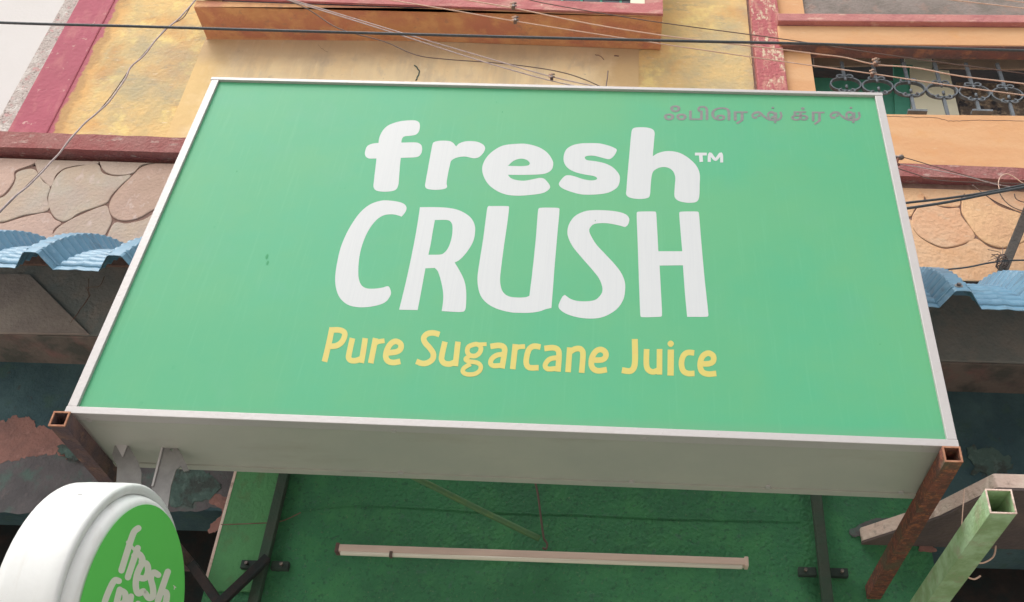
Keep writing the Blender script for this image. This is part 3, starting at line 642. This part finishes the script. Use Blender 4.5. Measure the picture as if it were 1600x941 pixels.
E1 = [
 [[(80,355),(108,240),(137,104)], [(130,122),(190,122),(226,140),(226,175),(203,215),(165,238),(112,242)]],
 [[(286,182),(262,290),(258,325),(275,345),(310,347),(345,335)], [(380,182),(364,290),(350,364)]],
 [[(456,182),(420,366)], {'p':[(445,235),(470,210),(522,201)],'w':34}],
 [[(550,290),(612,281),(640,258),(640,224),(605,205),(568,222),(540,268),(531,320),(550,352),(590,361),(638,352)]],
 [[(926,155),(880,143),(835,151),(810,180),(820,215),(855,255),(880,295),(875,335),(840,362),(800,368),(755,352)]],
 [[(966,208),(945,300),(942,340),(962,366),(1000,372),(1035,360)], [(1062,208),(1042,388)]],
 [{'p':[(1180,228),(1140,245),(1130,280),(1150,308),(1190,312),(1222,287),(1230,250),(1208,229)],'w':34,'closed':True}, {'p':[(1212,228),(1272,226)],'w':28}, {'p':[(1150,312),(1118,335),(1138,352),(1200,362),(1228,385),(1222,420),(1185,445),(1130,448),(1098,430),(1108,400),(1155,372)],'w':32}],
 [[(1300,243),(1360,235),(1396,245),(1405,275),(1385,404)], {'p':[(1395,300),(1345,308),(1310,335),(1302,368),(1325,385),(1375,382)],'w':36}],
 [[(1484,226),(1464,410)], {'p':[(1478,270),(1505,248),(1555,243)],'w':34}]]
for l in E1: strokes('letter', l, 490,490,SC, 41, yellowm)
E2 = [
 [[(210,247),(160,241),(125,265),(108,320),(106,370),(128,398),(196,399)]],
 [[(238,258),(300,252),(335,265),(346,300),(338,428)], {'p':[(338,325),(280,335),(250,365),(245,392),(268,409),(322,405)],'w':36}],
 [[(425,250),(412,432)], [(424,285),(465,261),(505,262),(522,295),(512,437)]],
 [[(600,343),(660,341),(688,320),(686,284),(652,265),(615,280),(588,325),(584,378),(602,410),(640,422),(697,413)]],
 [{'p':[(903,188),(905,340),(895,400),(865,424),(808,417)],'w':44}],
 [[(990,262),(988,370),(1000,412),(1035,430),(1075,418)], [(1085,262),(1084,450)]],
 [{'p':[(1168,266),(1166,457)],'w':46}, {'p':[(1167,211),(1179,223),(1167,235),(1155,223)],'w':23,'closed':True}],
 [[(1340,290),(1290,288),(1258,315),(1246,370),(1258,420),(1292,441),(1342,441)]],
 [[(1395,370),(1450,369),(1480,350),(1479,312),(1445,292),(1408,308),(1388,345),(1384,392),(1400,430),(1442,446),(1502,441)]]]
for l in E2: strokes('letter', l, 800,490,SC, 41, yellowm)
ring = lambda x, y, r: {'p':[(x+r,y),(x,y+r),(x-r,y),(x,y-r)], 'closed':True}
dot = lambda x, y: {'p':[(x-9,y),(x+9,y)], 'w':13}
sha = lambda o: [[(o+768,158),(o+742,160),(o+733,140),(o+755,124),(o+788,124),(o+815,150),(o+860,174),(o+925,174),(o+945,150),(o+938,118)], [(o+770,150),(o+790,142)], [(o+858,172),(o+848,135),(o+870,120),(o+895,132),(o+890,155),(o+870,158)], [(o+905,122),(o+906,160),(o+898,202)], dot(o+882,88)]
TA = [[ring(158,95,20), ring(118,148,21), ring(210,150,23)],
 [[(284,115),(288,165),(345,167),(345,118)], [(328,128),(318,100),(340,84),(375,86),(393,105),(394,172)]],
 [[(500,160),(518,145),(500,128),(470,132),(452,158),(440,140),(445,112),(480,98),(535,98),(558,125),(562,172)], [(480,170),(500,172)]],
 [[(605,124),(694,124)], [(630,124),(632,165),(650,200)], [(675,124),(672,175),(650,206)]],
 sha(0),
 [[(1028,125),(1095,125)], [(1062,125),(1062,172),(1035,172),(1030,150),(1060,146),(1110,146),(1128,160),(1118,180),(1095,176)], dot(1082,90)],
 [[(1175,125),(1256,125)], [(1192,125),(1194,176)], [(1238,125),(1238,180),(1215,206)]],
 sha(575)]
TBOX = [('\u0b83',85,245,72,178), ('\u0baa\u0bbf',270,405,76,176), ('\u0bc6',432,568,86,180), ('\u0bb0',598,695,116,206), ('\u0bb7\u0bcd',725,950,84,206),
        ('\u0b95\u0bcd',1020,1140,86,180), ('\u0bb0',1172,1260,118,212), ('\u0bb7\u0bcd',1300,1535,88,210)]
def glyph(txt, x0, x1, y0, y1, fallback):
    cu_ = bpy.data.curves.new('glyph', 'FONT'); cu_.body = txt; cu_.resolution_u = 4; cu_.fill_mode = 'FRONT'
    to = bpy.data.objects.new('glyph', cu_); COL.objects.link(to); bpy.context.view_layer.update()
    me = to.to_mesh(); vs = [v.co.copy() for v in me.vertices]; fs = [tuple(p.vertices) for p in me.polygons]
    to.to_mesh_clear(); bpy.data.objects.remove(to); bpy.data.curves.remove(cu_)
    if len(vs) < 8 or not fs: return strokes('letter', fallback, 1020,150,SC, 20.5, tamilm)
    ax, bx, ay, by = min(v.x for v in vs), max(v.x for v in vs), min(v.y for v in vs), max(v.y for v in vs)
    V_ = []; F_ = []
    for q_, (sx_, sy_) in enumerate([(-3.5,-1.5), (3.5,-1.5), (0,2.5)]):      # printed bold
        n_ = len(V_)
        V_ += [fpt(1020+(x0+sx_+(v.x-ax)/(bx-ax)*(x1-x0))/SC, 150+(y1+sy_-(v.y-ay)/(by-ay)*(y1-y0))/SC)-N_*(.0004+.00012*q_) for v in vs]
        F_ += [tuple(n_+a for a in f) for f in fs]
    return build('letter', V_, F_, tamilm, sg)
for l, tb in zip(TA, TBOX):
    if '\u0bb7' in tb[0]: strokes('letter', l, 1020,150,SC, 17, tamilm)
    else: glyph(*tb, l)
# scuffs on the face
for px_, py_, r_ in [(417,401,4.2),(418,411,3.4),(370,268,1.4),(785,175,1.6),(776,160,1.2),(930,345,1.2),(1180,679,3),(1375,538,1)]:
    P = fpt(px_, py_); mb = MB()
    lp_ = [P + (X_*cos(a)*(.6+.4*noise.noise(Vector((a,px_,0)))) + U_*sin(a)*1.5)*r_*.0017 for a in (2*pi*k/10 for k in range(10))]
    plate(mb, [lp_], .0006, -N_); mb.obj('scuff', mat('scuff_green', (.05,.30,.13)), sg)

# ------------------------------------------------------------------ square tubes that carry the sign
def sq_tube(name, pa, pb, size, z, y1, m, lipm, lab, th=.004, h=None):
    a = at(*pa, Z=z); b = at(*pb, Z=z); x0, x1, y0 = a.x, b.x, (a.y+b.y)/2
    h = h or (x1-x0)
    r_ = empty(name, ((x0+x1)/2, y0, z), lab, 'steel tube')
    def pipe(nm, ya, yb, i, mm):
        o_ = [(x0-i,z-i),(x1+i,z-i),(x1+i,z+h+i),(x0-i,z+h+i)]; n_ = [(x0+th,z+th),(x1-th,z+th),(x1-th,z+h-th),(x0+th,z+h-th)]
        v = [(p[0],ya,p[1]) for p in o_]+[(p[0],ya,p[1]) for p in n_]+[(p[0],yb,p[1]) for p in o_]+[(p[0],yb,p[1]) for p in n_]
        f = []
        for k in range(4):
            j = (k+1) % 4
            f += [(k,j,4+j,4+k), (8+k,8+j,12+j,12+k), (k,j,8+j,8+k), (4+k,4+j,12+j,12+k)]
        MB().add(v, f).obj(nm, mm, r_)
    pipe('tube', y0+.004, y1, 0, m); pipe('cut_end', y0, y0+.0038, .0006, lipm)
    return r_
zt = O.z-.058
sq_tube('bracket_tube', (75,665), (101,666), .05, zt, YL-.005, rustpale, rustlip, 'rusty square steel tube under the left end of the sign', h=.045)
sq_tube('bracket_tube', (1477,721), (1505,722), .05, zt-.018, YL-.005, rust, rustlip, 'rusty square steel tube under the right end of the sign', h=.045)
sq_tube('green_tube', (1548,801), (1589,803), .06, 2.70, YL-.005, greensteel, slabm, 'thick pale green square steel tube jutting out at lower right', th=.003)
# thin string below the slab
tag(MB().tube([at(1507,764,2.72), at(1504,800,2.72), at(1502,832,2.72)], .0018, 5).obj('string', copper), 'thin pale string hanging from the canopy slab', 'string')
tag(MB().tube([at(p.x,p.y,3.2) for p in catmull([(1556,853),(1552,870),(1535,880),(1515,878),(1500,893),(1520,905),(1532,900)], 5)], .003, 6).obj('loose_cord', copper, smooth=True), 'loose pale cord beside the green tube', 'cord')

# ------------------------------------------------------------------ round blade sign
dc = Vector((-1.13682, 2.28156, 2.3574)); dy_ = -0.0233; R_ = .30; T_ = .135
dn = Vector((cos(dy_), sin(dy_), 0)); de = Vector((-sin(dy_), cos(dy_), 0)); dz_ = Vector((0,0,1))
ds = empty('round_sign', dc-Vector((0,0,R_)), 'round white lightbox sign with green disc and white lettering at lower left', 'sign')
def lathe(name, prof, m, n=72, smooth=True):
    v = []; f = []; k = len(prof)
    for i in range(n):
        a = 2*pi*i/n
        for (r, x) in prof: v.append(dc + dn*x + (de*cos(a)+dz_*sin(a))*r)
    for i in range(n):
        j = (i+1) % n
        for q_ in range(k-1): f.append((i*k+q_, i*k+q_+1, j*k+q_+1, j*k+q_))
    o = build(name, v, f, m, ds, smooth=smooth); return o
lathe('rim', [(R_-.026,-.012),(R_-.023,-.001),(R_-.006,.002),(R_,-.006),(R_+.001,-.03),(R_+.001,-T_+.02),(R_,-T_),(R_-.02,-T_-.004),(R_-.03,-T_+.01)], plasticw)
def disc(name, r, x, m, xt):
    v = [dc+dn*x]+[dc+dn*x+(de*cos(a)+dz_*sin(a))*r for a in (2*pi*k/72 for k in range(72))]
    return build(name, v, [(0,1+k,1+(k+1) % 72) for k in range(72)], m, ds)
def dome(name, r, x0, h, m):
    v = [dc+dn*(x0+h)]; f = []
    for j in range(1, 9):
        rr = r*j/8
        for k in range(72):
            a = 2*pi*k/72; v.append(dc+dn*(x0+h*(1-(j/8)**3))+(de*cos(a)+dz_*sin(a))*rr)
    for k in range(72):
        f.append((0,1+k,1+(k+1) % 72))
        for j in range(7): f.append((1+j*72+k,1+j*72+(k+1) % 72,1+(j+1)*72+(k+1) % 72,1+(j+1)*72+k))
    return build(name, v, f, m, ds, smooth=True)
lathe('front_panel', [(R_-.024,-.012),(R_-.028,.004),(R_-.034,.016),(R_-.042,.023),(R_-.055,.027),(R_*.5,.028),(.001,.028)], plasticw)
disc('back_panel', R_-.028, -T_+.008, plasticw, 0)
disc('green_disc', .252, .0290, discgreen, 0)
def dpt(px, py): return on(px, py, dc+dn*(.0294), dn)
DS = [
 [[(864,478),(838,500),(815,560),(758,742)], {'p':[(795,565),(845,618)],'w':20}],
 [[(860,602),(798,785)], [(838,650),(868,640),(888,668),(884,690)]],
 [[(862,785),(905,790),(925,745),(915,700),(885,705),(855,770),(848,840),(862,885),(895,872)]],
 [[(988,770),(960,755),(942,790),(955,850),(955,900),(930,915),(908,885)]],
 [[(1048,750),(985,935)], [(1008,880),(1035,878),(1042,905),(1028,985)]],
 [[(742,808),(715,805),(680,870),(650,960),(655,1040),(690,1040)]],
 [[(748,862),(700,1060)], [(748,865),(780,885),(780,935),(745,970),(765,1100)]],
 [[(818,905),(795,1050),(805,1110),(840,1120),(862,950)]],
 [[(925,1000),(895,990),(885,1040),(905,1100),(895,1160),(865,1150)]],
 [[(955,1020),(930,1200)], [(1000,1060),(985,1230)], [(945,1100),(995,1140)]]]
for l in DS: strokes('letter', l, 0,706,4.0, 39, discletter, cap='round', fn=dpt, par_=ds, nrm=dn, th=.0003)
strokes('letter', [[(1082,835),(1100,850)], [(1091,842),(1088,862)]], 0,706,4.0, 5, discletter, fn=dpt, par_=ds, nrm=dn, th=.0003)
# hanger plates between the big sign and the round one
def hanger(pts, pb, lab, hole=None):
    Yp = at(*pb, Z=O.z).y
    r_ = empty('hanger_plate', at(*pb, Z=O.z), lab, 'bracket', 'galvanised hangers of the round sign')
    lo = [[at(a, b, Yp) for a, b in pts]]
    if hole: lo.append([at(hole[0]+2.6*cos(a), hole[1]+2*sin(a), Yp) for a in (2*pi*k/10 for k in range(10))])
    mb = MB(); plate(mb, lo, .004, Vector((0,-1,0))); o_ = mb.obj('plate', brkt, r_)
    return r_
h1 = hanger([(181,694),(200,695),(216,722),(222,740),(220,800),(180,800),(184,730),(176,712)], (190,695), 'left galvanised hanger plate with folded triangular tip', (191,700))
quadplate('folded_tip', [(180,693.5),(200.5,694.5),(192,715)], at(190,695,Z=O.z).y-.006, .003, alu, h1)
h2 = hanger([(254,697),(276,698),(285,712),(296,736),(288,738),(283,730),(276,735),(268,760),(262,800),(236,800),(238,760),(247,722)], (265,698), 'right galvanised hanger plate with notched edge above the round sign', (269,704))
Yh = at(265,698,Z=O.z).y
quadplate('edge_fold', [(253,697),(256,697),(240,760),(237,760)], Yh-.006, .003, alu, h2)

# ------------------------------------------------------------------ overhead cables
def wire(name, pts, Y, r, m, lab, n=6, sides=6, wob=0.0, cat='cable', group=None):
    P = []
    for k, p in enumerate(catmull(pts, n)):
        q_ = at(p.x, p.y, Y if not callable(Y) else Y(p.x))
        if wob: q_ += Vector((0, noise.noise(Vector((p.x*.05,3,0)))*wob, noise.noise(Vector((p.x*.05,0,0)))*wob))
        P.append(q_)
    o = MB().tube(P, r, sides).obj(name, m, smooth=True)
    return tag(o, lab, cat, group)
YC = 2.95
wire('overhead_cable', [(-900,-2),(-300,22),(0,35.5),(200,41),(400,47),(800,58),(1100,65),(1260,68.5),(1450,75),(1700,82),(2200,95)], YC, .0066, cablem, 'thick black cable crossing the full width above the sign', sides=10)
W2 = YC+.03
wire('overhead_wire', [(430,-6),(610,50),(760,98),(860,126),(918,138)], W2, .0030, pinkwire, 'lower of two pale wires running down to the middle of the sign top')
wire('overhead_wire', [(437,-6),(616,48),(765,92),(862,120),(945,138)], W2, .0030, pinkwire, 'upper of two pale wires running down to the middle of the sign top')
wire('overhead_wire', [(428,-8),(480,14),(530,45),(600,65),(650,86),(700,93),(780,99),(845,107),(885,115),(915,125),(944,137),(948,128),(950,111)], W2+.02, .0026, darkwire, 'sagging thin brown wire with hooked end above the sign')
wire('overhead_wire', [(590,-3),(700,15),(803,33),(975,60),(1200,93),(1360,115),(1480,133),(1600,149),(1800,176)], W2, .0028, copper, 'lower pale copper wire crossing to the right window')
wire('overhead_wire', [(660,-12),(710,-3),(803,13),(925,38),(1060,59),(1200,75),(1280,85),(1320,90),(1368,101),(1430,106),(1500,119),(1600,131),(1800,156)], W2, .0032, copper, 'upper pale copper wire crossing to the right window')
wire('overhead_wire', [(820,-2),(850,5),(935,20),(1036,36),(1200,58),(1256,66),(1400,88),(1600,115)], W2+.03, .0026, darkwire, 'thin dark wire crossing above the bay corner')
wire('overhead_wire', [(1460,-3),(1530,5),(1600,13),(1700,24)], YC, .0026, copper, 'pale wire crossing the top right corner, lower of two')
wire('overhead_wire', [(1545,-4),(1600,4),(1700,17)], YC, .0022, copper, 'pale wire crossing the top right corner, upper of two')
wire('twisted_wire', [(330,-30),(303,3),(284,25),(265,41),(245,60),(228,84),(205,105),(196,122),(172,157),(150,178),(128,197),(95,236),(50,285),(20,310),(0,330),(-60,385)], 3.0, .0038, pinkwire, 'twisted pair of pinkish wires slanting down across the yellow wall', n=8, wob=.006)
wire('twisted_wire', [(332,-28),(301,6),(286,28),(262,42),(243,63),(225,84),(203,108),(192,124),(170,155),(148,180),(126,199),(92,240),(48,284),(18,314),(-2,334),(-60,392)], 3.01, .0022, darkwire, 'thin brown wire twisted along the pinkish pair on the left')
def clamp(px, py, Y, s, lab):
    P = at(px, py, Y); r_ = empty('wire_clamp', P, lab, 'clamp', 'wire clamps on the overhead wires')
    s *= 1.25
    MB().box(P.x-s*.5, P.x+s*.5, P.y-.012, P.y+.012, P.z-s*.7, P.z+s*.7).obj('body', clampm, r_, bevel=.003)
    for i, (dx, dz2) in enumerate([(-.7,.6),(.6,.7),(-.6,-.6),(.7,-.5),(0,1.0)]):
        a = P+Vector((dx*s,-.012,dz2*s)); MB().tube([a+Vector((-.3*s,0,0)), a+Vector((.35*s,0,.1*s))], s*.28, 6).obj('nut', clampm if i % 2 else copper, r_)
clamp(862,122,W2-.005,.011,'spiky clamp on the pale wires just above the sign top')
clamp(802,11,W2-.005,.013,'upper of two clamps in front of the bay window')
clamp(805,33,W2-.005,.013,'lower of two clamps in front of the bay window')
clamp(1368,99,W2-.005,.013,'yellowish clamp on the upper copper wire before the grille window')
clamp(1363,116,W2-.005,.011,'yellowish clamp on the lower copper wire before the grille window')
# right-hand bundle
YR = 3.02
wire('service_cable', [(1380,322),(1413,317.5),(1480,310),(1540,301),(1600,289),(1750,258)], YR, .0050, cablem, 'upper of two thick dark cables leaving the right side of the sign', sides=8)
wire('service_cable', [(1380,330),(1415,326),(1480,316),(1540,304),(1600,293),(1750,265)], YR-.012, .0056, cablem, 'lower of two thick dark cables leaving the right side of the sign', sides=8)
for lab, pts, m in [
 ('thin dark wire from the small connector to the cable bundle', [(1390,242),(1412,246),(1480,266),(1545,284),(1600,299),(1680,310)], darkwire),
 ('thin pale wire just under the one from the connector', [(1398,256),(1440,262),(1510,276),(1560,289),(1620,297)], pinkwire),
 ('thin dark wire sagging below the connector', [(1399,262),(1430,272),(1460,281),(1520,285),(1600,287)], darkwire),
 ('thin wire drooping in a wide curve under the bundle', [(1519,289),(1550,312),(1575,324),(1600,334),(1680,345)], darkwire),
 ('pale cord looped over the cable bundle', [(1563,300),(1560,288),(1563,277),(1573,272),(1585,277),(1600,287),(1640,300)], copper),
 ('thin wire hanging in a loop below the pale cord', [(1562,302),(1570,314),(1585,325),(1610,331),(1660,326)], darkwire),
 ('small inner loop of wire near the right edge', [(1585,303),(1588,311),(1600,316),(1630,318)], darkwire),
 ('black cable tied to the slanting pole above the blue roof', [(1470,422),(1510,418),(1545,411),(1580,407),(1640,407)], cablem)]:
    wire('thin_wire', pts, YR+.02, .0035 if m is cablem else .0021, m, lab)
cn = empty('wire_connector', at(1406,246,YR), 'small dark insulator knob at the right edge of the sign', 'connector')
Pc = at(1407,246,YR)
MB().tube([Pc+Vector((-.025,0,.002)), Pc+Vector((-.008,0,.0)), Pc+Vector((-.006,0,0)), Pc+Vector((.006,0,0)), Pc+Vector((.014,0,-.002))], [.008,.007,.011,.012,.006], 10).obj('knob', clampm, cn, smooth=True)
MB().tube([Pc+Vector((-.01,0,-.004)), Pc+Vector((-.02,0,-.03)), Pc+Vector((-.012,0,-.045))], .006, 6).obj('stem', rust, cn)
pole = empty('slanting_pole', at(1568,425,3.1), 'dark steel pole slanting up behind the right blue roof sheet', 'pole')
MB().bar(at(1560,440,3.10), at(1640,245,3.10), .036, .03, Vector((0,1,0))).obj('shaft', mat('dark_pole', (.06,.055,.05), [((.1,.08,.07),14,.5,.1,.8)], .8, bump=.4), pole, bevel=.003)
mb = MB()
for k in range(7):
    a = at(1560+random.uniform(-6,8), 408+random.uniform(-8,8), 3.04)
    mb.tube([a, a+Vector((random.uniform(-.03,.03), -.01, random.uniform(-.01,.04))), a+Vector((random.uniform(-.05,.05), 0, random.uniform(.0,.07)))], .0014, 5)
a = at(1563,409,3.06)
for k in range(5):
    mb.tube([a+Vector((.018*cos(t)+k*.003, .03*sin(t), .014*cos(t+k))) for t in (2*pi*i/12 for i in range(12))], .0018, 5, True)
mb.obj('binding_wire', darkwire, pole)

# thin cracks in the plaster
def crack(pts, Y, m=joint, rr=.0012):
    P = catmull(pts, 8)
    MB().tube([at(p.x+1.2*noise.noise(Vector((p.x*.3,p.y*.3,2))), p.y+1.2*noise.noise(Vector((p.x*.3,p.y*.3,8))), Y) for p in P], rr, 4).obj('crack', m, bld)
crack([(497,70),(503,76),(512,82)], YU-.0035, rr=.0008)
crack([(1385,182),(1460,184),(1485,189),(1530,188),(1600,189)], YU-.0045)
crack([(1180,60),(1172,90),(1180,118),(1176,145)], YU-.0355)
crack([(110,505),(140,462),(136,450),(155,447),(163,432)], YP+.0005, rr=.0016)
crack([(138,462),(139,435)], YP+.0005, rr=.0012)
crack([(648,102),(655,112),(650,126)], YU-.0035, verdigris, .004)
crack([(930,86),(938,88),(944,94)], YU-.0035, rr=.0022)
crack([(960,88),(967,88)], YU-.0035, rr=.004)

# handling marks on the rim of the round sign
for a_, x_, l_, w_ in [(1.9,-.05,.016,.003),(2.0,-.062,.008,.004),(2.15,-.04,.02,.0025),(1.62,-.09,.010,.006),(2.45,-.07,.014,.003),(1.75,-.03,.006,.005)]:
    mb = MB(); rr = R_+.0016
    f_ = lambda a, x: dc+dn*x+(de*cos(a)+dz_*sin(a))*rr
    mb.add([f_(a_,x_), f_(a_+w_/rr,x_+.002), f_(a_+w_/rr*1.3,x_+l_), f_(a_+.2*w_/rr,x_+l_*.8)], [(0,1,2,3)])
    mb.obj('scuff', brkt, ds)
